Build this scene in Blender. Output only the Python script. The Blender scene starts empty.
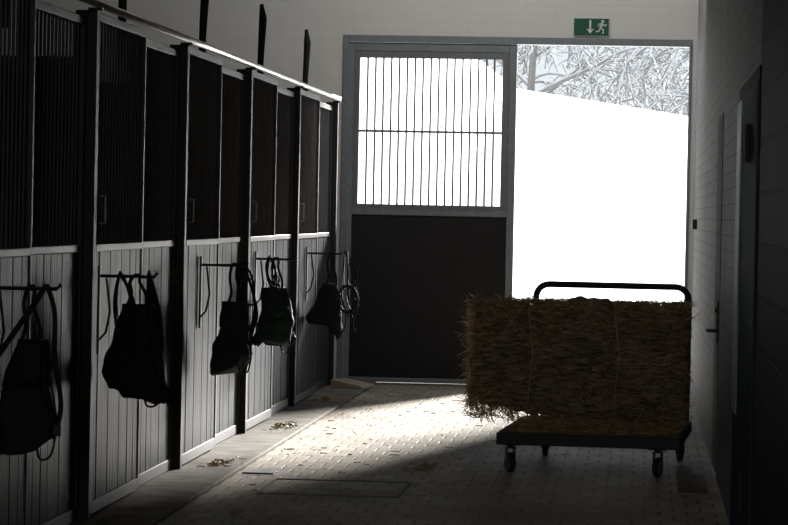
import bpy, math, random
from mathutils import Vector, Matrix, noise

scene = bpy.context.scene
COL = scene.collection
try:
    scene.view_settings.view_transform = 'Standard'
    scene.view_settings.look = 'None'
except Exception:
    pass

# ------------------------------------------------------------------ materials
def new_mat(name):
    m = bpy.data.materials.new(name); m.use_nodes = True
    nt = m.node_tree
    return m, nt, nt.nodes['Principled BSDF']

def simple(name, col, rough=0.5, metal=0.0, var=0.15, nscale=8.0, bump=0.0, bscale=40.0, spec=None, stretch=(1,1,1), tint=None):
    m, nt, b = new_mat(name)
    N, L = nt.nodes, nt.links
    tc = N.new('ShaderNodeTexCoord')
    mp = N.new('ShaderNodeMapping'); mp.inputs['Scale'].default_value = stretch
    L.new(tc.outputs['Object'], mp.inputs['Vector'])
    no = N.new('ShaderNodeTexNoise'); no.inputs['Scale'].default_value = nscale; no.inputs['Detail'].default_value = 5
    L.new(mp.outputs['Vector'], no.inputs['Vector'])
    cr = N.new('ShaderNodeValToRGB')
    cr.color_ramp.elements[0].position = 0.3; cr.color_ramp.elements[1].position = 0.7
    cr.color_ramp.elements[0].color = [c*(1-var) for c in col]+[1]
    cr.color_ramp.elements[1].color = [min(1, c*(1+var)) for c in col]+[1]
    L.new(no.outputs['Fac'], cr.inputs['Fac']); L.new(cr.outputs['Color'], b.inputs['Base Color'])
    b.inputs['Roughness'].default_value = rough; b.inputs['Metallic'].default_value = metal
    if spec is not None: b.inputs['Specular IOR Level'].default_value = spec
    if tint is not None: b.inputs['Specular Tint'].default_value = list(tint)+[1]
    if bump > 0:
        n2 = N.new('ShaderNodeTexNoise'); n2.inputs['Scale'].default_value = bscale; n2.inputs['Detail'].default_value = 6
        L.new(mp.outputs['Vector'], n2.inputs['Vector'])
        bp = N.new('ShaderNodeBump'); bp.inputs['Strength'].default_value = bump; bp.inputs['Distance'].default_value = 0.01
        L.new(n2.outputs['Fac'], bp.inputs['Height']); L.new(bp.outputs['Normal'], b.inputs['Normal'])
    return m

def brick_mat(name, c1, c2, mort, axes, bw, bh, ms, rough, bump, spec=0.5, dirt=0.3, bdist=0.006):
    m, nt, b = new_mat(name)
    N, L = nt.nodes, nt.links
    tc = N.new('ShaderNodeTexCoord'); sp = N.new('ShaderNodeSeparateXYZ'); cb = N.new('ShaderNodeCombineXYZ')
    L.new(tc.outputs['Object'], sp.inputs[0])
    L.new(sp.outputs[axes[0]], cb.inputs[0]); L.new(sp.outputs[axes[1]], cb.inputs[1])
    br = N.new('ShaderNodeTexBrick'); br.inputs['Scale'].default_value = 1.0
    br.inputs['Brick Width'].default_value = bw; br.inputs['Row Height'].default_value = bh
    br.inputs['Mortar Size'].default_value = ms; br.inputs['Mortar Smooth'].default_value = 0.3
    br.inputs['Color1'].default_value = list(c1)+[1]; br.inputs['Color2'].default_value = list(c2)+[1]; br.inputs['Mortar'].default_value = list(mort)+[1]
    L.new(cb.outputs[0], br.inputs['Vector'])
    no = N.new('ShaderNodeTexNoise'); no.inputs['Scale'].default_value = 1.3; no.inputs['Detail'].default_value = 8; no.inputs['Roughness'].default_value = 0.7
    L.new(tc.outputs['Object'], no.inputs['Vector'])
    mr = N.new('ShaderNodeMapRange'); mr.inputs[1].default_value = 0.3; mr.inputs[2].default_value = 0.7; mr.inputs[3].default_value = 1-dirt; mr.inputs[4].default_value = 1.0
    L.new(no.outputs['Fac'], mr.inputs[0])
    mx = N.new('ShaderNodeMix'); mx.data_type = 'RGBA'; mx.blend_type = 'MULTIPLY'; mx.inputs[0].default_value = 1.0
    L.new(br.outputs['Color'], mx.inputs[6]); L.new(mr.outputs[0], mx.inputs[7]); L.new(mx.outputs[2], b.inputs['Base Color'])
    b.inputs['Roughness'].default_value = rough; b.inputs['Specular IOR Level'].default_value = spec
    inv = N.new('ShaderNodeMath'); inv.operation = 'MULTIPLY_ADD'; inv.inputs[1].default_value = -1.0; inv.inputs[2].default_value = 1.0
    L.new(br.outputs['Fac'], inv.inputs[0])
    n2 = N.new('ShaderNodeTexNoise'); n2.inputs['Scale'].default_value = 12; n2.inputs['Detail'].default_value = 4
    L.new(tc.outputs['Object'], n2.inputs['Vector'])
    ad = N.new('ShaderNodeMath'); ad.operation = 'MULTIPLY_ADD'; ad.inputs[1].default_value = 0.9
    L.new(n2.outputs['Fac'], ad.inputs[0]); L.new(inv.outputs[0], ad.inputs[2])
    bp = N.new('ShaderNodeBump'); bp.inputs['Strength'].default_value = bump; bp.inputs['Distance'].default_value = bdist
    L.new(ad.outputs[0], bp.inputs['Height']); L.new(bp.outputs['Normal'], b.inputs['Normal'])
    return m

M_floor = brick_mat('paver_floor', (0.46,0.41,0.34), (0.36,0.32,0.265), (0.23,0.205,0.17), (0,1), 0.14, 0.24, 0.009, 0.6, 0.45, 0.05, 0.5, 0.009)
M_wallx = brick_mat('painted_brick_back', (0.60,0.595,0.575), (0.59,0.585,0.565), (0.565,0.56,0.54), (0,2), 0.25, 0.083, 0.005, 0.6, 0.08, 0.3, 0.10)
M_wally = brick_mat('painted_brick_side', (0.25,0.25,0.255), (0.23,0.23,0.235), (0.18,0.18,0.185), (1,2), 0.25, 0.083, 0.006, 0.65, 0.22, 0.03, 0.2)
M_wally_shaded = brick_mat('painted_brick_shaded', (0.030,0.031,0.036), (0.026,0.027,0.031), (0.017,0.017,0.019), (1,2), 0.4, 0.2, 0.010, 0.7, 0.3, 0.015, 0.2)  # near stretch of the side wall, its shade put into the colour
M_ceil = simple('ceiling_paint', (0.10,0.09,0.08), 0.8)
M_darkwall = simple('dark_wall', (0.05,0.045,0.04), 0.8)
M_conc = simple('concrete_kerb', (0.16,0.15,0.135), 0.8, var=0.3, nscale=5, bump=0.3, spec=0.015)
M_steel = simple('galvanised_steel', (0.15,0.17,0.18), 0.5, 0.1, 0.12, 20, spec=0.3)
M_steeldark = simple('dark_painted_steel', (0.018,0.018,0.019), 0.5, 0.0, 0.1, 20, spec=0.15)
M_frame = simple('dark_grey_frame_steel', (0.038,0.038,0.040), 0.5, 0.0, 0.1, 20, spec=0.2)
M_grille = simple('dark_grey_grille', (0.085,0.082,0.082), 0.55, 0.0, 0.2, 6, spec=0.3)
M_pipe = simple('bright_pipe', (0.60,0.60,0.59), 0.28, 0.9, 0.1, 10)
M_board = simple('grey_stained_boards', (0.034,0.037,0.045), 0.40, 0, 0.5, 5, 0.35, 9, spec=0.018, stretch=(1,5,0.25), tint=(0.75,0.88,1.0))
M_ledge = simple('grey_ledge', (0.10,0.10,0.10), 0.45, 0, 0.15, 10, spec=0.15)
M_panel = simple('dark_door_panel', (0.012,0.0115,0.012), 0.6, 0, 0.12, 3, 0.1, spec=0.2)
M_bar = simple('bar_steel', (0.13,0.135,0.14), 0.5, 0.1, 0.1, 10, spec=0.3)
M_black = simple('black_rubber', (0.012,0.012,0.012), 0.6)
M_iron = simple('black_iron', (0.013,0.013,0.014), 0.5, 0.1, spec=0.3)
M_cloth = simple('black_nylon', (0.009,0.009,0.012), 0.7, 0, 0.3, 9, 0.4, 60, spec=0.2)
M_clothg = simple('dark_green_nylon', (0.010,0.020,0.016), 0.7, 0, 0.3, 9, 0.4, 60, spec=0.2)
M_strap = simple('dark_webbing', (0.012,0.011,0.011), 0.75, 0, 0.3, 30, spec=0.2)
M_wood = simple('wooden_wedge', (0.30,0.24,0.17), 0.6, 0, 0.25, 10, 0.2)
M_wooddk = simple('dark_timber', (0.07,0.055,0.042), 0.6, 0, 0.25, 10, 0.2)
M_ply = simple('worn_plywood_deck', (0.16,0.13,0.10), 0.6, 0, 0.3, 10, 0.2)
M_bluedoor = simple('dull_blue_door_paint', (0.050,0.068,0.095), 0.7, 0, 0.08, 4, spec=0.004)
M_dkdoor = simple('dark_grey_door_paint', (0.030,0.032,0.036), 0.7, 0, 0.1, 4, spec=0.004)
M_sheen = simple('pale_blue_sheen', (0.22,0.29,0.38), 0.5, 0, 0.05, 4, spec=0.05)  # bluish light caught along the door leaf edge, painted as a pale strip
M_gydoor = simple('grey_door_paint', (0.16,0.165,0.17), 0.7, 0, 0.06, 4, spec=0.01)
M_plastic = simple('white_plastic', (0.55,0.55,0.53), 0.4)
M_latch = simple('worn_latch_steel', (0.28,0.28,0.28), 0.45)
M_green = simple('sign_green', (0.006,0.070,0.036), 0.5, 0, 0.03, spec=0.2)
M_white = simple('sign_white', (0.52,0.57,0.52), 0.4, 0, 0.02)
M_twine = simple('baler_twine', (0.42,0.37,0.28), 0.6)
M_wheelhub = simple('zinc_hub', (0.10,0.10,0.10), 0.5, 0.4)
M_snow = simple('snow', (0.94,0.945,0.955), 0.7, 0, 0.01, 0.4)

def straw_mat(name, base, lo=0.35, hi=1.2, trans=0.0, sc=(12,60,90)):
    m, nt, b = new_mat(name)
    N, L = nt.nodes, nt.links
    tc = N.new('ShaderNodeTexCoord'); mp = N.new('ShaderNodeMapping'); mp.inputs['Scale'].default_value = sc
    L.new(tc.outputs['Object'], mp.inputs['Vector'])
    no = N.new('ShaderNodeTexNoise'); no.inputs['Scale'].default_value = 1.5; no.inputs['Detail'].default_value = 6
    L.new(mp.outputs['Vector'], no.inputs['Vector'])
    cr = N.new('ShaderNodeValToRGB')
    cr.color_ramp.elements[0].position = 0.35; cr.color_ramp.elements[1].position = 0.7
    cr.color_ramp.elements[0].color = [c*lo for c in base]+[1]; cr.color_ramp.elements[1].color = [c*hi for c in base]+[1]
    L.new(no.outputs['Fac'], cr.inputs['Fac']); L.new(cr.outputs['Color'], b.inputs['Base Color'])
    b.inputs['Roughness'].default_value = 0.65
    bp = N.new('ShaderNodeBump'); bp.inputs['Strength'].default_value = 0.8; bp.inputs['Distance'].default_value = 0.02
    L.new(no.outputs['Fac'], bp.inputs['Height']); L.new(bp.outputs['Normal'], b.inputs['Normal'])
    if trans > 0:
        tr = N.new('ShaderNodeBsdfTranslucent'); mx = N.new('ShaderNodeMixShader'); mx.inputs[0].default_value = trans
        L.new(cr.outputs['Color'], tr.inputs['Color'])
        L.new(b.outputs[0], mx.inputs[1]); L.new(tr.outputs[0], mx.inputs[2])
        L.new(mx.outputs[0], N['Material Output'].inputs['Surface'])
    return m
M_hay = straw_mat('hay_body', (0.33,0.25,0.16), 0.15, 1.15, 0.0, (5,40,60))
M_straw = straw_mat('straw_strands', (0.72,0.54,0.33), 0.25, 1.3, 0.45, (9,24,28))
M_strawl = straw_mat('floor_straw', (0.50,0.37,0.21), 0.5, 1.2)

def tree_mat():
    m, nt, b = new_mat('snowy_bark')
    N, L = nt.nodes, nt.links
    g = N.new('ShaderNodeNewGeometry'); s = N.new('ShaderNodeSeparateXYZ'); L.new(g.outputs['Normal'], s.inputs[0])
    cr = N.new('ShaderNodeValToRGB')
    cr.color_ramp.elements[0].position = 0.0; cr.color_ramp.elements[1].position = 0.35
    cr.color_ramp.elements[0].color = (0.24,0.235,0.23,1); cr.color_ramp.elements[1].color = (0.82,0.84,0.86,1)
    L.new(s.outputs[2], cr.inputs['Fac']); L.new(cr.outputs['Color'], b.inputs['Base Color'])
    b.inputs['Roughness'].default_value = 0.9; b.inputs['Specular IOR Level'].default_value = 0.1
    return m
M_tree = tree_mat()

# ------------------------------------------------------------------ mesh helpers
class G:
    def __init__(s): s.v = []; s.f = []
    def add(s, v, f):
        o = len(s.v); s.v += [tuple(p) for p in v]; s.f += [tuple(i+o for i in q) for q in f]; return s
    def box(s, x0, x1, y0, y1, z0, z1):
        v = [(x0,y0,z0),(x1,y0,z0),(x1,y1,z0),(x0,y1,z0),(x0,y0,z1),(x1,y0,z1),(x1,y1,z1),(x0,y1,z1)]
        return s.add(v, [(0,3,2,1),(4,5,6,7),(0,1,5,4),(1,2,6,5),(2,3,7,6),(3,0,4,7)])
    def tube(s, pts, r, n=8, closed=False, flat=None):
        pts = [Vector(p) for p in pts]; m = len(pts); rings = []
        ref = None
        for i, p in enumerate(pts):
            if closed: t = pts[(i+1) % m]-pts[i-1]
            else: t = pts[min(i+1, m-1)]-pts[max(i-1, 0)]
            if t.length < 1e-9: t = Vector((0,0,1))
            t.normalize()
            if ref is None:
                ref = Vector((0,0,1)) if abs(t.z) < 0.9 else Vector((1,0,0))
            a = ref - t*ref.dot(t)
            if a.length < 1e-4: a = t.orthogonal()
            a.normalize(); ref = a; b = t.cross(a)
            rr = r[i] if isinstance(r, (list, tuple)) else r
            ra, rb = (rr, rr) if flat is None else (rr, rr*flat)
            rings.append([p + a*ra*math.cos(2*math.pi*k/n) + b*rb*math.sin(2*math.pi*k/n) for k in range(n)])
        v = [q for R in rings for q in R]; f = []
        for i in range(m if closed else m-1):
            j = (i+1) % m
            for k in range(n):
                f.append((i*n+k, i*n+(k+1) % n, j*n+(k+1) % n, j*n+k))
        if not closed:
            f.append(tuple(range(n-1, -1, -1))); f.append(tuple((m-1)*n+k for k in range(n)))
        return s.add(v, f)
    def cyl(s, c, axis, r, h, n=20):
        c = Vector(c); a = Vector(axis).normalized()
        return s.tube([c-a*h/2, c+a*h/2], r, n)

def mk(name, g, mat, parent=None, loc=(0,0,0), bevel=0, smooth=False, kind=None, label=None, category=None, rot=None, group=None):
    me = bpy.data.meshes.new(name); me.from_pydata(g.v, [], g.f); me.update()
    me.materials.append(mat)
    if smooth:
        for p in me.polygons: p.use_smooth = True
    o = bpy.data.objects.new(name, me); COL.objects.link(o)
    o.location = loc
    if rot: o.rotation_euler = rot
    if parent: o.parent = parent
    if bevel:
        b = o.modifiers.new('bevel', 'BEVEL'); b.width = bevel; b.segments = 2; b.limit_method = 'ANGLE'
    if kind: o['kind'] = kind
    if label: o['label'] = label
    if category: o['category'] = category
    if group: o['group'] = group
    return o

def root(name, loc, label, category, rot=(0,0,0), group=None):
    o = bpy.data.objects.new(name, None); COL.objects.link(o); o.location = loc; o.rotation_euler = rot
    o.empty_display_size = 0.2
    o['label'] = label; o['category'] = category
    if group: o['group'] = group
    return o

def spline(pts, sub=6):
    P = [Vector(p) for p in pts]; P = [P[0]]+P+[P[-1]]; out = []
    for i in range(1, len(P)-2):
        p0, p1, p2, p3 = P[i-1], P[i], P[i+1], P[i+2]
        for k in range(sub):
            t = k/sub
            out.append(0.5*((2*p1)+(-p0+p2)*t+(2*p0-5*p1+4*p2-p3)*t*t+(-p0+3*p1-3*p2+p3)*t**3))
    out.append(P[-2]); return out

# ------------------------------------------------------------------ setting
XL, XR, YB = -2.58, 0.48, 26.0
S = 'structure'
mk('floor', G().box(-6.2, XR, -3, 26.3, -0.2, 0), M_floor, kind=S)
g = G(); g.box(-6.2, -2.57, YB, YB+0.3, 0, 4.5); g.box(0.42, 0.78, YB, YB+0.3, 0, 4.5); g.box(-2.57, 0.42, YB, YB+0.3, 2.985, 4.5)
mk('wall_back', g, M_wallx, kind=S)
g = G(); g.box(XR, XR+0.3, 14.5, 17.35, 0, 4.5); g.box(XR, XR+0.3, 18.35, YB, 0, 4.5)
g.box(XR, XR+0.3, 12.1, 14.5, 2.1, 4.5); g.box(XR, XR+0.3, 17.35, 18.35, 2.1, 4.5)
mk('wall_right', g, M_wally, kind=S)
mk('wall_right', G().box(XR, XR+0.3, -3, 12.1, 0, 4.5), M_wally_shaded, kind=S)
mk('wall_left', G().box(-6.2, -5.9, 11.0, YB, 0, 4.5), M_darkwall, kind=S)
mk('wall_inner', G().box(-6.2, XL, -3, 10.98, 0, 4.5), M_darkwall, kind=S)
mk('wall_front', G().box(-6.2, XR+0.3, -3.3, -3, 0, 4.5), M_darkwall, kind=S)
mk('ceiling', G().box(-6.2, XR+0.3, -3.3, 26.3, 4.5, 4.7), M_ceil, kind=S)
mk('trim_1', G().box(XL-0.1, -2.24, 10.98, 25.98, 0, 0.025), M_conc, kind=S, bevel=0.008)
g = G(); g.box(-2.585, -2.535, YB-0.02, YB+0.01, 0, 3.035); g.box(-2.535, 0.435, YB-0.02, YB+0.01, 2.975, 3.035); g.box(0.41, 0.435, YB-0.02, YB+0.01, 0, 2.975)
mk('trim_2', g, M_steel, kind=S, bevel=0.004)
mk('trim_3', G().box(-2.53, 0.40, YB-0.03, YB+0.3, 0.0, 0.015), M_conc, kind=S)

# side doors in the right wall
d = mk('door_2', G().box(0.470, 0.50, 12.16, 14.44, 0.01, 2.06), M_bluedoor, kind=S)
g = G(); g.box(0.474, 0.60, 12.1, 12.16, 0, 2.12); g.box(0.474, 0.60, 14.44, 14.5, 0, 2.12); g.box(0.474, 0.60, 12.1, 14.5, 2.06, 2.12)
mk('trim_4', g, M_dkdoor, kind=S)
mk('door_edge_sheen', G().box(0.463, 0.472, 13.9, 14.42, 0.6, 2.05), M_sheen, parent=d)
for z in (0.35, 1.82):
    g = G(); g.box(0.454, 0.47, 12.7, 12.76, z-0.07, z+0.07); g.cyl((0.454, 12.69, z), (0,0,1), 0.013, 0.16, 12)
    mk('hinge', g, M_black, parent=d)
d2 = mk('door_3', G().box(0.477, 0.53, 17.40, 18.30, 0.01, 2.05), M_gydoor, kind=S)
g = G(); g.box(0.476, 0.60, 17.35, 17.40, 0, 2.11); g.box(0.476, 0.60, 18.30, 18.35, 0, 2.11); g.box(0.476, 0.60, 17.35, 18.35, 2.05, 2.11)
mk('trim_5', g, M_gydoor, kind=S)
g = G(); g.box(0.468, 0.478, 17.46, 17.51, 0.78, 1.02); g.tube([(0.478,17.485,0.85),(0.42,17.485,0.85),(0.415,17.50,0.85),(0.415,17.60,0.85)], 0.010, 10); g.cyl((0.465,17.485,0.97),(1,0,0),0.013,0.02,12)
mk('door_handle', g, M_black, parent=d2)

r = root('light_switch', (XR, 24.6, 1.45), 'small grey light switch box on the painted brick wall', 'light switch')
mk('switch_box', G().box(-0.035, 0, -0.04, 0.04, -0.04, 0.04), M_dkdoor, r, bevel=0.006)
mk('rocker', G().box(-0.045, -0.033, -0.025, 0.025, -0.025, 0.025), M_plastic, r, bevel=0.004)

# ------------------------------------------------------------------ sliding barn door
r = root('door_1', (-1.808, YB+0.045, 0.02), 'grey steel barn door with barred window above a dark lower panel', 'barn door')
r['kind'] = S
W = 0.735
g = G(); g.box(-W, -W+0.055, -0.03, 0.03, 0, 2.955); g.box(W-0.065, W, -0.03, 0.03, 0, 2.955)
g.box(-W+0.055, W-0.065, -0.03, 0.03, 2.88, 2.955); g.box(-W+0.055, W-0.065, -0.03, 0.03, 1.455, 1.51); g.box(-W+0.055, W-0.065, -0.03, 0.03, 0, 0.04)
mk('door_frame', g, M_steel, r, bevel=0.004)
g = G(); g.box(-W+0.055, -W+0.105, -0.02, 0.02, 1.51, 2.88); g.box(W-0.125, W-0.065, -0.02, 0.02, 1.51, 2.88); g.box(-W+0.105, W-0.125, -0.02, 0.02, 2.82, 2.88); g.box(-W+0.105, W-0.125, -0.02, 0.02, 1.51, 1.55)
mk('window_frame', g, M_bar, r, bevel=0.003)
g = G(); n = 18
for i in range(1, n):
    x = -W+0.105+(2*W-0.23)*i/n
    g.box(x-0.009, x+0.009, -0.03, -0.018, 1.50, 2.83)
g.box(-W+0.10, W-0.115, -0.034, -0.028, 2.173, 2.195)
mk('window_bar', g, M_bar, r)
mk('lower_panel', G().box(-W+0.055, W-0.065, -0.012, 0.012, 0.04, 1.455), M_panel, r)

# ------------------------------------------------------------------ exit sign
r = root('exit_sign', (-0.4365, YB, 3.052), 'green emergency exit sign with white arrow and running figure', 'sign')
mk('sign_box', G().box(-0.155, 0.155, -0.035, 0, 0, 0.158), M_white, r, bevel=0.003)
mk('green_face', G().box(-0.150, 0.150, -0.038, -0.034, 0.005, 0.153), M_green, r)
g = G()
def stroke(g, pts, w, y=-0.0395):
    for a, b in zip(pts[:-1], pts[1:]):
        a = Vector(a); b = Vector(b); t = (b-a).normalized(); nn = Vector((-t.y, t.x))*w/2; a = a-t*w*0.3; b = b+t*w*0.3
        q = [a-nn, b-nn, b+nn, a+nn]
        v = [(p.x, y, p.y) for p in q]+[(p.x, y+0.002, p.y) for p in q]
        g.add(v, [(0,1,2,3),(7,6,5,4),(0,4,5,1),(1,5,6,2),(2,6,7,3),(3,7,4,0)])
stroke(g, [(-0.01,0.135),(-0.01,0.06)], 0.016)
g.add([(-0.045,-0.0395,0.068),(-0.01,-0.0395,0.022),(0.025,-0.0395,0.068),(-0.01,-0.0395,0.052)], [(0,1,3),(1,2,3)])
mk('down_arrow', g, M_white, r)
g = G()
v = [(0.098+0.012*math.cos(a*math.pi/8), -0.0395, 0.130+0.012*math.sin(a*math.pi/8)) for a in range(16)]
g.add(v, [tuple(range(16))])
stroke(g, [(0.092,0.112),(0.080,0.075)], 0.022)
stroke(g, [(0.094,0.110),(0.115,0.092),(0.130,0.100)], 0.010)
stroke(g, [(0.090,0.112),(0.066,0.106),(0.060,0.088)], 0.010)
stroke(g, [(0.080,0.072),(0.104,0.056),(0.100,0.026)], 0.012)
stroke(g, [(0.078,0.072),(0.068,0.048),(0.044,0.040)], 0.012)
mk('running_figure', g, M_white, r)

# ------------------------------------------------------------------ stall fronts
POSTS = [11.1, 13.95, 16.79, 19.6, 22.44]
ARM = [0.60, 0.14, 0.62, 0.34, 0.62]
def build_stall():
    r = root('horse_stall', (XL, POSTS[0], 0), 'stall front with grey board lower half and dark barred grille above', 'horse stall', group='row of horse stalls')
    mk('post', G().box(-0.07, 0.034, -0.03, 0.03, 0.0, 2.42), M_steeldark, r, bevel=0.004)
    def panel(nm, y0, y1, x, ztop, zb):
        fr = G(); t = 0.035
        fr.box(x-0.02, x+0.02, y0, y0+t, zb, ztop); fr.box(x-0.02, x+0.02, y1-t, y1, zb, ztop)
        fr.box(x-0.02, x+0.02, y0+t, y1-t, ztop-0.04, ztop); fr.box(x-0.02, x+0.02, y0+t, y1-t, zb, zb+0.06)
        p = mk(nm, fr, M_frame, r, bevel=0.003)
        lg = G(); lg.box(x-0.02, x+0.022, y0+t, y1-t, 1.285, 1.32)
        mk('ledge', lg, M_ledge, p, bevel=0.004)
        bd = G(); nb = 9
        rnd = random.Random(int(y0*100))
        a = y0+t
        ws = [rnd.uniform(0.8, 1.2) for _ in range(nb)]; k = (y1-y0-2*t)/sum(ws)
        for q_ in ws:
            bd.box(x-0.014, x+0.012+rnd.uniform(-0.002, 0.002), a+0.003, a+q_*k-0.003, zb+0.06, 1.285); a += q_*k
        bd.box(x-0.014, x+0.004, y0+t, y1-t, zb+0.06, 1.285)
        mk('board_panel', bd, M_board, p, bevel=0.003)
        gr = G(); nb = int((y1-y0)/0.085)
        for i in range(1, nb):
            yy = y0+t+(y1-y0-2*t)*i/nb
            gr.cyl((x, yy, (1.32+ztop-0.04)/2), (0,0,1), 0.007, ztop-0.04-1.32, 6)
        mk('grille', gr, M_grille, p)
        return p
    panel('fixed_panel', 1.44, 2.79, -0.03, 2.385, 0.03)
    dp = panel('stall_door', 0.035, 1.42, 0.01, 2.415, 0.04)
    lt = G(); lt.tube([(0.03,0.16,1.42),(0.055,0.16,1.42),(0.055,0.16,1.55),(0.03,0.16,1.55)], 0.006, 8)
    mk('door_latch', lt, M_latch, dp)
    b = G(); b.box(0.03, 0.042, -0.018, 0.018, 0.80, 1.22)
    b.tube([(0.035,0,1.17),(0.30,0,1.17),(0.315,0,1.19)], 0.008, 8)
    b.tube([(0.035,0,0.86),(0.07,0,0.90),(0.09,0,1.00),(0.07,0,1.16)], 0.006, 8)
    mk('hook_bracket', b, M_iron, r)
    return r
st = build_stall()
def copy_tree(o, parent=None):
    c = o.copy(); COL.objects.link(c)
    if parent: c.parent = parent
    for ch in list(o.children): copy_tree(ch, c)
    return c
stalls = [st]
for y in POSTS[1:]:
    c = copy_tree(st); c.location.y = y; stalls.append(c)
for s_, a in zip(stalls, ARM):
    for ch in s_.children:
        if ch.name.startswith('hook_bracket'): ch.location.y = a
mk('stall_end_post', G().box(-0.07, 0.034, -0.03, 0.03, 0, 2.42), M_steeldark, loc=(XL, 25.28, 0), bevel=0.004, label='dark steel end post closing the row of stalls', category='post')

r = root('sliding_door_rail', (XL+0.035, 11.0, 2.45), 'shiny round steel track pipe running above the stall fronts', 'rail')
mk('pipe', G().tube([(0,0,0),(0,14.33,0)], 0.019, 14), M_pipe, r, smooth=True)
for y in POSTS+[25.28]:
    mk('pipe_bracket', G().box(-0.045, 0.02, y-11.0-0.03, y-11.0+0.03, -0.03, -0.018), M_steeldark, r)

for y in POSTS:
    g = G(); g.tube([(0,0,0),(0,0,0.30),(0.01,0.01,0.60),(0,0,0.70)], [0.024,0.022,0.028,0.012], 8, flat=0.8)
    mk('partition_post', g, M_steeldark, loc=(XL-0.08, y+1.30, 2.24), label='short dark post rising above the stall grille', category='post', group='short posts above the stalls')
for y in POSTS[1:]+[25.28]:
    g = G(); g.box(-5.9, XL-0.08, y-0.03, y+0.03, 0.0, 2.2)
    mk('stall_partition', g, M_darkwall, label='dark wooden partition between two horse stalls', category='partition', group='stall partitions')

# ------------------------------------------------------------------ bags and halters
def bag(y, z_top, h, w, dep, mat, label, seed, xo, lean=0.0, ztilt=0.0, neck=0.52):
    r = root('bag', (xo, y, z_top-h), label, 'bag', rot=(0,0,ztilt))
    g = G(); nz, na = 34, 48; rings = []
    for i in range(nz+1):
        t = i/nz
        if t < 0.04: k = 0.93+0.07*math.sin(t/0.04*math.pi/2)
        elif t < 0.15: k = 1.0
        else: k = 1.0-neck*((t-0.15)/0.85)**0.85
        for j in range(na):
            a = 2*math.pi*j/na; ca, sa = math.cos(a), math.sin(a)
            e = 0.42
            x = math.copysign(abs(ca)**e, ca)*w/2*k; yy = math.copysign(abs(sa)**e, sa)*dep/2*k*(0.75+0.25*(1-t))
            nv = noise.noise(Vector((ca*1.4+seed*3.1, sa*1.4, t*3.2)))*0.22 + noise.noise(Vector((ca*4+seed, sa*4, t*6)))*0.11
            nv += 0.05*math.sin(a*7+seed+4*t)*(0.25+t)
            s_ = 1+nv
            z = t*h + (noise.noise(Vector((ca*1.3+seed*2, sa*1.2, 3)))*0.08 + 0.012*math.sin(2*a+seed)+0.05*ca*math.sin(seed*2.3))*(1-t)
            rings.append((x*s_+lean*(1-t)+0.010*math.sin(7*t+seed), yy*s_, z))
    f = []
    for i in range(nz):
        for j in range(na):
            f.append((i*na+j, i*na+(j+1) % na, (i+1)*na+(j+1) % na, (i+1)*na+j))
    f.append(tuple(range(na-1, -1, -1))); f.append(tuple(nz*na+j for j in range(na)))
    g.add(rings, f)
    mk('bag_body', g, mat, r, smooth=True)
    g = G(); q = []; nn = 12
    for i in range(7):
        t = i/6; zz = h*(1.0-0.40*t); hw = w*(0.18+0.13*t)
        for j in range(nn+1):
            u = j/nn*2-1
            q.append((u*hw+lean*(1-zz/h)+0.01*math.sin(seed+4*t), -dep/2*(0.50+0.45*t)-0.014*(1-u*u)-0.012, zz-0.03*(1-u*u)*t+0.02*math.sin(3*u+seed)*t))
    ff = [(i*(nn+1)+j, i*(nn+1)+j+1, (i+1)*(nn+1)+j+1, (i+1)*(nn+1)+j) for i in range(6) for j in range(nn)]
    g.add(q, ff)
    o = mk('flap', g, mat, r, smooth=True); sm = o.modifiers.new('s', 'SOLIDIFY'); sm.thickness = 0.006
    top = 1.18-(z_top-h)
    for sx in (-1, 1):
        g = G(); g.tube(spline([(sx*w*0.15,0,h*0.96),(sx*w*0.11+0.01,0.0,h+0.05),(sx*w*0.08-0.008,0,(h+top)/2+0.03),(0.015*sx,0,top-0.01),(0,0,top)]), 0.008, 8, flat=0.35)
        mk('strap', g, M_strap, r, smooth=True)
    g = G(); g.tube(spline([(w*0.1,-dep*0.3,h*0.97),(w*0.38,-dep*0.4,h*0.6),(w*0.47,-dep*0.4,h*0.22),(w*0.40,-dep*0.3,-0.03),(w*0.22,-dep*0.3,-0.05),(w*0.15,-dep*0.3,0.02)]), 0.005, 6)
    mk('cord', g, M_strap, r, smooth=True)
    return r

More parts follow.
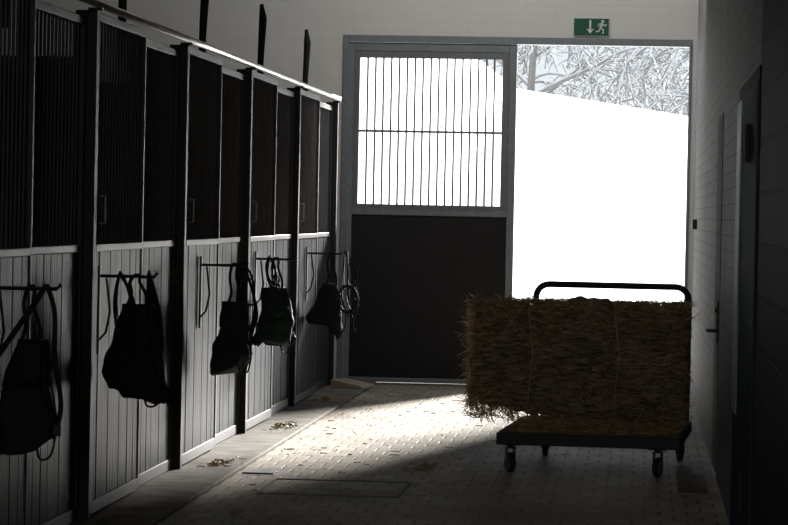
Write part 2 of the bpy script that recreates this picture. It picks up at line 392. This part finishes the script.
def halter(x, y, drop, w, label, seed, z=1.18, rz=0.0):
    rnd = random.Random(seed)
    r = root('horse_halter', (x, y, z), label, 'halter', rot=(0,0,rz))
    def J(p, s_=0.015): return (p[0]+rnd.uniform(-s_, s_), p[1]+rnd.uniform(-s_, s_)*0.6, p[2]+rnd.uniform(-s_, s_))
    def loop(pts, nm='webbing', rad=0.009, flat=0.3):
        pts = [pts[0]]+[J(p) for p in pts[1:]]
        g = G(); g.tube(spline(pts+[pts[0]], 7)[:-1], rad, 7, closed=True, flat=flat); mk(nm, g, M_strap, r, smooth=True)
    loop([(0,0,0.012),(w*0.30,0.02,-drop*0.3),(w*0.42,0.03,-drop*0.7),(w*0.15,0.02,-drop),(-w*0.10,-0.01,-drop*0.75),(-w*0.08,0,-drop*0.3)])
    loop([(0,-0.01,0.012),(w*0.4,-0.02,-drop*0.45),(w*0.42,-0.02,-drop*0.8),(w*0.25,-0.03,-drop*0.9),(w*0.02,-0.02,-drop*0.5)])
    loop([(w*0.10,0.02,-drop*0.55),(w*0.40,0.0,-drop*0.6),(w*0.45,0.0,-drop*0.98),(w*0.2,0.03,-drop*1.03)])
    for (cx, cz) in ((w*0.42,-drop*0.7),(w*0.12,-drop*0.97)):
        g = G(); g.tube([(cx+0.016*math.cos(a*math.pi/8), -0.02, cz+0.016*math.sin(a*math.pi/8)) for a in range(16)], 0.0025, 6, closed=True)
        mk('metal_ring', g, M_iron, r, smooth=True)
    g = G(); g.tube(spline([(0.01,-0.015,0.0),J((w*0.3,-0.03,-drop*0.25)),J((w*0.42,-0.03,-drop*0.75)),J((w*0.34,-0.03,-drop*1.10)),J((w*0.44,-0.02,-drop*1.2))]), 0.007, 6)
    mk('lead_rope', g, M_strap, r, smooth=True)
    return r

X0 = XL+0.035
bys = [p+a for p, a in zip(POSTS, ARM)]
bag(bys[0], 0.97, 0.42, 0.25, 0.12, M_cloth, 'black nylon grooming bag hanging from an iron bracket beside long straps', 1, X0+0.16, -0.02, neck=0.55)
r = root('girth_strap', (X0+0.24, bys[0]-0.09, 1.185), 'long dark girth strap looped over the hook and trailing down', 'strap')
g = G(); g.tube(spline([(0,0,0.005),(-0.05,-0.01,-0.08),(-0.16,-0.01,-0.24),(-0.24,0.0,-0.36),(-0.25,0.0,-0.44)]), 0.012, 8, flat=0.3)
mk('webbing', g, M_strap, r, smooth=True)
g = G(); g.tube(spline([(0,0,0.005),(0.035,-0.01,-0.10),(0.04,-0.01,-0.28),(0.065,0.0,-0.46),(0.05,0.0,-0.56)]), 0.010, 8, flat=0.3)
mk('webbing', g, M_strap, r, smooth=True)
g = G(); g.box(0.035, 0.068, -0.008, 0.006, -0.59, -0.545)
mk('buckle', g, M_iron, r, bevel=0.003)
bag(bys[1], 1.04, 0.43, 0.31, 0.14, M_cloth, 'wide black nylon bag bulging with a halter slung over it', 2, X0+0.18, 0.01, neck=0.55)
halter(X0+0.12, bys[1]-0.11, 0.32, 0.15, 'short dark halter bundled on the hook above the bag', 12)
halter(X0+0.22, bys[1]+0.10, 0.50, 0.12, 'dark leather halter hanging behind the wide black bag', 22)
bag(bys[2], 0.96, 0.37, 0.24, 0.12, M_clothg, 'slim dark green bag hanging beside a coiled halter', 3, X0+0.20, -0.01, neck=0.50)
halter(X0+0.24, bys[2]+0.06, 0.44, 0.18, 'dark halter with rings hanging beside the slim green bag', 13)
bag(bys[3], 0.98, 0.38, 0.27, 0.14, M_clothg, 'boxy dark green bag hanging on doubled straps', 4, X0+0.14, neck=0.42)
halter(X0+0.11, bys[3]-0.12, 0.20, 0.12, 'small dark halter looped on the hook above the boxy bag', 14)
bag(bys[4], 0.94, 0.33, 0.27, 0.12, M_cloth, 'small black bag tapering to a gathered neck', 5, X0+0.19, -0.05, neck=0.65)
halter(X0+0.29, bys[4]+0.05, 0.50, 0.24, 'dark braided halter with loops hanging from the hook tip', 15)
r = root('rope_coil', (X0+0.315, bys[4]-0.03, 1.185), 'dark coiled rope hanging from the tip of the iron hook', 'rope')
g = G(); pts = [(0,0,0.005),(0.01,0,-0.2)]
for a in range(0, 49):
    th = a*math.pi/8; rr_ = 0.075-0.004*(a//16)
    pts.append((0.01+rr_*math.sin(th), 0.012*(a/16), -0.36+0.11*math.cos(th)*(rr_/0.075)))
g.tube(pts, 0.007, 7)
mk('rope', g, M_strap, r, smooth=True)

# ------------------------------------------------------------------ hay cart
CR = root('platform_trolley', (-0.215, 18.05, 0), 'flat platform trolley with dark tubular push handle carrying a hay bale', 'trolley', rot=(0,0,math.radians(-3.6)))
hw, hd = 0.53, 0.75
mk('deck', G().box(-hw+0.012, hw-0.012, -hd+0.012, hd-0.012, 0.208, 0.240), M_ply, CR, bevel=0.003)
g = G()
g.box(-hw, hw, -hd, -hd+0.03, 0.168, 0.238); g.box(-hw, hw, hd-0.03, hd, 0.168, 0.238); g.box(-hw, -hw+0.03, -hd+0.03, hd-0.03, 0.168, 0.238); g.box(hw-0.03, hw, -hd+0.03, hd-0.03, 0.168, 0.238)
g.box(-hw+0.03, hw-0.03, -0.45, -0.41, 0.170, 0.208); g.box(-hw+0.03, hw-0.03, 0.41, 0.45, 0.170, 0.208)
mk('deck_frame', g, M_iron, CR, bevel=0.004)
g = G(); pts = [(-0.455,hd-0.04,0.2), (-0.455,hd-0.04,0.99)]
for a in range(1, 7): pts.append((-0.455+0.08*(1-math.cos(a*math.pi/12)), hd-0.04, 0.99+0.08*math.sin(a*math.pi/12)))
for a in range(0, 7): pts.append((0.415+0.08*math.sin(a*math.pi/12), hd-0.04, 0.99+0.08*math.cos(a*math.pi/12)))
pts += [(0.495,hd-0.04,0.2)]
g.tube(pts, 0.020, 12)
mk('push_handle', g, M_iron, CR, smooth=True)
WR = 0.058
for (cx, cy, ang) in ((-hw+0.07,-hd+0.13,0.5),(hw-0.13,-hd+0.10,-0.3),(-hw+0.16,hd-0.12,0),(hw-0.06,hd-0.22,0.2)):
    cs = bpy.data.objects.new('castor', None); COL.objects.link(cs); cs.parent = CR; cs.location = (cx, cy, 0); cs.rotation_euler = (0,0,ang)
    g = G(); n = 24
    prof = [(-0.016,0.040),(-0.016,0.052),(-0.011,WR),(0.011,WR),(0.016,0.052),(0.016,0.040)]
    v = [(px, pr*math.cos(2*math.pi*k/n), WR+pr*math.sin(2*math.pi*k/n)) for px, pr in prof for k in range(n)]
    m_ = len(prof); f = [(i*n+k, i*n+(k+1) % n, ((i+1) % m_)*n+(k+1) % n, ((i+1) % m_)*n+k) for i in range(m_) for k in range(n)]
    g.add(v, f); mk('tyre', g, M_black, cs, smooth=True)
    g = G(); g.cyl((0,0,WR),(1,0,0),0.041,0.022,20); g.cyl((0,0,WR),(1,0,0),0.012,0.05,12)
    mk('hub', g, M_wheelhub, cs)
    g = G(); g.box(-0.026,-0.021,-0.02,0.02,0.048,0.145); g.box(0.021,0.026,-0.02,0.02,0.048,0.145); g.box(-0.026,0.026,-0.03,0.03,0.14,0.147); g.box(-0.045,0.045,-0.045,0.045,0.158,0.168); g.cyl((0,0,0.153),(0,0,1),0.022,0.016,14)
    mk('fork', g, M_iron, cs, bevel=0.002)

def strands(g, rnd, n, sampler, lmin, lmax, wid=0.0022):
    for _ in range(n):
        p, d = sampler(rnd)
        L_ = rnd.uniform(lmin, lmax); d = Vector(d).normalized()
        side = d.cross(Vector((rnd.uniform(-1,1), rnd.uniform(-1,1), rnd.uniform(-1,1)))).normalized()*wid*rnd.uniform(0.6,1.5)
        bend = Vector((rnd.uniform(-1,1), rnd.uniform(-1,1), rnd.uniform(-1,0.4)))*L_*0.12
        p = Vector(p); a = p-d*L_/2; b = p+bend; c = p+d*L_/2
        g.add([a-side, a+side, b+side, b-side, c+side, c-side], [(0,1,2,3),(3,2,4,5)])
BL = root('hay_bale', (-0.335, 18.40, 0.262), 'large rectangular brown hay bale tied with twine, shaggy with loose straw', 'hay bale', rot=(0,0,math.radians(-2)))
bw, bd, bh = 1.31, 0.50, 0.70
g = G(); nx, ny, nz = 90, 30, 52
idx = {}
def bpnt(i, j, k):
    key = (i, j, k)
    if key in idx: return idx[key]
    x = (i/nx-0.5)*2; y = (j/ny-0.5)*2; z = (k/nz-0.5)*2
    rx = 1-0.035*(abs(y)**6+abs(z)**6); ry = 1-0.08*(abs(x)**8+abs(z)**6); rz = 1-0.03*(abs(x)**8+abs(y)**6)
    p = Vector((x*bw/2*rx, y*bd/2*ry, z*bh/2*rz))
    nn = noise.noise_vector(p*4+Vector((3,1,7)))*0.038+noise.noise_vector(p*12)*0.026+noise.noise_vector(Vector((p.x*9,p.y*36,p.z*50)))*0.020
    if x > 0.8: nn.x *= 0.4
    p.x += 0.03*(-z)*(1 if x < 0 else 0)*abs(x)-0.02*x*z*z
    if x < -0.1 and z < 0: p.z += 0.08*(-x-0.1)*(-z)
    p.z += 0.018*math.sin(x*5+1)*max(0, z)
    for tx in (-0.30, 0.22):
        w_ = math.exp(-((x*bw/2-tx)/0.035)**2); p.y *= 1-0.09*w_; p.z *= 1-0.05*w_
    p += nn; p.z += bh/2
    if p.z < 0.0: p.z = 0.0
    idx[key] = len(g.v); g.v.append(tuple(p)); return idx[key]
for i in range(nx):
    for j in range(ny):
        for k, fl in ((0, True), (nz, False)):
            q = [bpnt(i,j,k), bpnt(i+1,j,k), bpnt(i+1,j+1,k), bpnt(i,j+1,k)]
            g.f.append(tuple(q[::-1] if fl else q))
for i in range(nx):
    for k in range(nz):
        for j, fl in ((0, False), (ny, True)):
            q = [bpnt(i,j,k), bpnt(i+1,j,k), bpnt(i+1,j,k+1), bpnt(i,j,k+1)]
            g.f.append(tuple(q[::-1] if fl else q))
for j in range(ny):
    for k in range(nz):
        for i, fl in ((0, True), (nx, False)):
            q = [bpnt(i,j,k), bpnt(i,j+1,k), bpnt(i,j+1,k+1), bpnt(i,j,k+1)]
            g.f.append(tuple(q[::-1] if fl else q))
mk('bale_body', g, M_hay, BL, smooth=False)
def face_s(rnd):
    f_ = rnd.random(); x = rnd.uniform(-bw/2, bw/2); y = rnd.uniform(-bd/2, bd/2); z = rnd.uniform(0.01, bh)
    if f_ < 0.50:
        ang = noise.noise(Vector((x*3.0, z*5.0, 1.7)))*1.6
        return (x, -bd/2-rnd.uniform(-0.02,0.014), z), (math.cos(ang)+rnd.gauss(0,0.3), rnd.gauss(0,0.13)-0.02, math.sin(ang)+rnd.gauss(0,0.3))
    if f_ < 0.76: return (x, y, bh+rnd.uniform(-0.01,0.022)), (rnd.gauss(0,1), rnd.gauss(0,0.7), abs(rnd.gauss(0,0.24)))
    if f_ < 0.92: return (-bw/2-rnd.uniform(-0.02,0.016)+0.01*(z/bh-0.5), y, z*0.94+0.05), (rnd.gauss(0,0.6)-0.2, rnd.gauss(0,0.6), rnd.gauss(0,0.8)-0.4)
    return (bw/2+rnd.uniform(-0.03,-0.01), y, z), (rnd.gauss(0,0.3), rnd.gauss(0,0.7), rnd.gauss(0,0.7))
rnd = random.Random(5); g = G()
strands(g, rnd, 8000, face_s, 0.04, 0.12, 0.0014)
strands(g, rnd, 700, face_s, 0.12, 0.24, 0.0018)
def hang_s(rnd):
    x = rnd.uniform(-bw/2-0.01, -bw/2+0.28); return (x, rnd.uniform(-bd/2, bd/2), rnd.uniform(0.0,0.09)), (rnd.gauss(0,0.6), rnd.gauss(0,0.3), -1)
strands(g, rnd, 230, hang_s, 0.05, 0.13, 0.0018)
mk('loose_strand', g, M_straw, BL, kind='stuff')
for tx in (-0.30, 0.22):
    g = G(); e = 0.034
    zz = 0.004; pts = [(tx,-bd/2-e*0.6,0.06),(tx+0.03,-bd/2-e,0.4),(tx,-bd/2-e*0.6,bh-0.05),(tx,-bd/2+0.06,bh+0.014),(tx,bd/2-0.06,bh+0.014),(tx,bd/2+e*0.3,bh-0.06),(tx,bd/2+e*0.3,0.06),(tx,bd/2-0.06,zz),(tx,-bd/2+0.06,zz)]
    g.tube(pts, 0.0034, 6, closed=True)
    mk('twine', g, M_twine, BL, smooth=True)

g = G(); rnd = random.Random(9)
ca, sa = math.cos(math.radians(-3.6)), math.sin(math.radians(-3.6))
def deck_s(rnd):
    x = rnd.uniform(-0.44, 0.46); y = rnd.uniform(-0.70, 0.62)
    return (x*ca-y*sa, x*sa+y*ca, rnd.uniform(0.0,0.07)*rnd.random()*(1.0 if y < -0.12 else 0.3)+0.003), (rnd.gauss(0,1), rnd.gauss(0,0.7), rnd.gauss(0,0.16) if y < -0.12 else 0)
strands(g, rnd, 4600, deck_s, 0.03, 0.14)
g.v = [(x, y, max(z, 0.001)) for x, y, z in g.v]
mk('loose_straw', g, M_straw, loc=(-0.215, 18.05, 0.240), kind='stuff', label='loose straw scattered over the trolley deck in front of the bale', category='straw')

# ------------------------------------------------------------------ floor details
def clump(name, x, y, z, n, rad, label, cat, seed):
    g = G(); rnd = random.Random(seed)
    def s_(rnd):
        q = abs(rnd.gauss(0, 0.6)); a = rnd.uniform(0, 6.28); return (rad*q*math.cos(a), rad*4.0*q*math.sin(a), rnd.uniform(0.002,0.018)*max(0,1-q)+0.002), (rnd.gauss(0,1), rnd.gauss(0,1), rnd.gauss(0,0.25))
    strands(g, rnd, n, s_, 0.015, 0.055, 0.003)
    g.v = [(a, b, max(c, 0.001)) for a, b, c in g.v]
    mk(name, g, M_strawl, loc=(x, y, z), kind='stuff', label=label, category=cat)
clump('straw_tuft', -1.22, 17.55, 0, 200, 0.075, 'small tuft of brown straw on the brick paving', 'straw', 1)
clump('straw_tuft', -2.38, 20.3, 0.026, 200, 0.09, 'pile of straw swept against the stall boards', 'straw', 2)
clump('straw_tuft', -2.38, 17.2, 0.026, 150, 0.08, 'straw scattered on the concrete kerb', 'straw', 3)
clump('straw_tuft', -2.40, 23.3, 0.026, 140, 0.08, 'straw crumbs on the kerb beside the stalls', 'straw', 4)
clump('straw_tuft', -1.95, 14.65, 0, 40, 0.03, 'tiny tuft of straw on dark paving', 'straw', 5)
g = G(); rnd = random.Random(21)
def sc(rnd):
    return (rnd.uniform(-2.2,0.3), rnd.uniform(15.5,25.5), 0.004), (rnd.gauss(0,1), rnd.gauss(0,1), 0)
strands(g, rnd, 380, sc, 0.015, 0.06, 0.0028); g.v = [(a,b,max(c,0.001)) for a,b,c in g.v]
mk('scattered_straw', g, M_strawl, kind='stuff', label='single straw stalks scattered across the paved aisle', category='straw')

r = root('inspection_cover', (-1.60, 16.15, 0), 'square paved inspection cover with metal rim set in the floor', 'floor cover')
g = G(); g.box(-0.38,-0.37,-0.46,0.46,0,0.004); g.box(0.362,0.38,-0.46,0.46,0,0.005); g.box(-0.37,0.362,0.425,0.46,0,0.005); g.box(-0.37,0.362,-0.46,-0.435,0,0.005)
mk('rim', g, M_gydoor, r)
def wedge(name, loc, lx, ly, h, rz, label, mat):
    g = G(); v = [(-lx/2,-ly/2,0),(lx/2,-ly/2,0),(lx/2,ly/2,0),(-lx/2,ly/2,0),(-lx/2,-ly/2,h),(lx/2,-ly/2,h*0.35),(lx/2,ly/2,h*0.35),(-lx/2,ly/2,h)]
    g.add(v, [(0,3,2,1),(4,5,6,7),(0,1,5,4),(1,2,6,5),(2,3,7,6),(3,0,4,7)])
    mk(name, g, mat, loc=loc, rot=(0,0,rz), bevel=0.004, label=label, category='wooden block')
wedge('wooden_wedge', (-2.35, 25.0, 0.026), 0.28, 0.30, 0.07, -0.3, 'worn wooden wedge lying on the kerb by the barn door', M_wood)
wedge('wooden_plank', (0.33, 16.9, 0.0), 0.16, 0.9, 0.05, 0.0, 'short dark timber plank lying along the brick wall', M_wooddk)
mk('drain_plate', G().box(-0.09,0.09,-0.12,0.12,0,0.008), M_bar, loc=(-2.12,17.0,0.0), label='small metal drain plate set beside the kerb', category='drain')

# ------------------------------------------------------------------ outside
def hgt(x, y):
    xc = max(-14, min(14, x)); base = 3.72-0.145*xc
    if xc < -2.5: base += 0.60*min(2.4, (-2.5-xc))
    if y <= 27: return -0.01
    if y <= 60: t = (y-27)/33; return -0.01+base*(0.97*t+0.03*t*t)
    return base-0.05*(y-60)
g = G(); NX, NY = 120, 80
for j in range(NY+1):
    for i in range(NX+1):
        t = i/NX*2-1
        x = -2.5+45*math.copysign(abs(t)**1.7, t); y = 26.3+110*j/NY
        g.v.append((x, y, hgt(x, y)))
for j in range(NY):
    for i in range(NX):
        a = j*(NX+1)+i; g.f.append((a, a+1, a+NX+2, a+NX+1))
mk('snow_ground', g, M_snow, kind=S, smooth=True)

def tree_mesh(seed):
    rnd = random.Random(seed); g = G()
    def branch(p, d, L_, r, lvl):
        n = 6; pts = [p]; q = p.copy(); dd = d.copy()
        droop = (-0.02, 0.05, 0.08, 0.11, 0.10)[lvl]
        for i in range(n):
            dd = (dd+Vector((rnd.gauss(0,0.13), rnd.gauss(0,0.13), rnd.gauss(0,0.10)-droop))).normalized()
            q = q+dd*L_/n; pts.append(q.copy())
        g.tube(pts, [r*(1-0.55*i/n) for i in range(n+1)], 5 if lvl < 3 else 4)
        if lvl < 4:
            k = (11, 8, 5, 3)[lvl]
            for i in range(k):
                t = rnd.uniform(0.12, 1.0)
                m_ = min(n-1, int(t*n)); a = pts[m_].lerp(pts[m_+1], t*n-m_)
                dirv = (pts[m_+1]-pts[m_]).normalized()
                o = dirv.orthogonal().normalized(); o = Matrix.Rotation(rnd.uniform(0, 6.28), 3, dirv) @ o
                nd = (dirv*rnd.uniform(0.4,0.8)+o*rnd.uniform(0.7,1.0)).normalized()
                branch(a, nd, L_*rnd.uniform(0.45,0.65), r*0.44*(1-0.3*t)+0.018, lvl+1)
    branch(Vector((0,0,0)), Vector((0,0,1)), 7.0, 0.20, 0)
    me = bpy.data.meshes.new('snowy_tree'); me.from_pydata(g.v, [], g.f); me.update(); me.materials.append(M_tree)
    return me
tms = [tree_mesh(1), tree_mesh(4), tree_mesh(8)]
TP = [(-3.5,94,0,1.0),(3.6,88,1,1.0),(0.3,106,2,0.7),(8.0,104,0,2.2)]
for x, y, k, rz in TP:
    o = bpy.data.objects.new('snowy_tree', tms[k]); COL.objects.link(o)
    o.location = (x, y, hgt(max(x,-2), y)-1.6); o.rotation_euler = (0,0,rz)
    o['label'] = 'bare deciduous tree with snow-covered branches behind the snowy slope'; o['category'] = 'tree'; o['group'] = 'snowy trees beyond the slope'

# ------------------------------------------------------------------ lights
w = bpy.data.worlds.new('sky'); scene.world = w; w.use_nodes = True
nt = w.node_tree; bg = nt.nodes['Background']
tc = nt.nodes.new('ShaderNodeTexCoord'); sp = nt.nodes.new('ShaderNodeSeparateXYZ'); nt.links.new(tc.outputs['Generated'], sp.inputs[0])
cr = nt.nodes.new('ShaderNodeValToRGB'); cr.color_ramp.elements[0].position = 0.0; cr.color_ramp.elements[1].position = 0.6
cr.color_ramp.elements[0].color = (0.76,0.82,0.86,1); cr.color_ramp.elements[1].color = (0.66,0.76,0.88,1)
nt.links.new(sp.outputs[2], cr.inputs['Fac']); nt.links.new(cr.outputs['Color'], bg.inputs['Color'])
bg.inputs['Strength'].default_value = 1.1

sl = bpy.data.lights.new('sun', 'SUN'); sl.energy = 28; sl.angle = math.radians(7.5); sl.color = (1.0,0.965,0.91)
so = bpy.data.objects.new('sun', sl); COL.objects.link(so)
so.rotation_euler = Vector((-0.28,-1.0,-0.305)).to_track_quat('-Z', 'Y').to_euler(); so.location = (8,40,15)

def area(name, loc, direction, sx, sy, e, col=(1,0.97,0.93)):
    l = bpy.data.lights.new(name, 'AREA'); l.shape = 'RECTANGLE'; l.size = sx; l.size_y = sy; l.energy = e; l.color = col
    o = bpy.data.objects.new(name, l); COL.objects.link(o); o.location = loc
    o.rotation_euler = Vector(direction).to_track_quat('-Z', 'Y').to_euler()
area('skylight_fill', (-0.9, 22.8, 4.3), (0.05, 1.0, -0.30), 3.0, 0.5, 62, (1.0,0.98,0.96))  # unseen area light standing in for skylight daylight on the back wall
area('camera_side_fill', (-1.0, -2.6, 2.4), (0, 1, 0.0), 2.4, 2.6, 150, (1,0.95,0.88))  # added fill from behind the camera to lift the bale front, no opening there
area('overhead_fill', (-0.6, 16.6, 4.4), (0, 0, -1), 0.5, 3.0, 4, (1,0.94,0.86))  # added weak fill from above for the trolley deck and near floor

# ------------------------------------------------------------------ camera
f_px = 3000.0
cd = bpy.data.cameras.new('camera'); cam = bpy.data.objects.new('camera', cd); COL.objects.link(cam)
cd.sensor_width = 36; cd.lens = 36*f_px/788; cd.clip_end = 500
yaw = math.atan(243.1/f_px); pitch = math.atan(50.4/f_px)*math.cos(yaw); roll = 0.02
fw = Vector((-math.sin(yaw)*math.cos(pitch), math.cos(yaw)*math.cos(pitch), -math.sin(pitch)))
right = fw.cross(Vector((0,0,1))).normalized(); up = right.cross(fw)
R = right*math.cos(roll)+up*math.sin(roll); U = up*math.cos(roll)-right*math.sin(roll)
m = Matrix((R, U, -fw)).transposed().to_4x4(); m.translation = Vector((0,0,1.5))
cam.matrix_world = m
scene.camera = cam
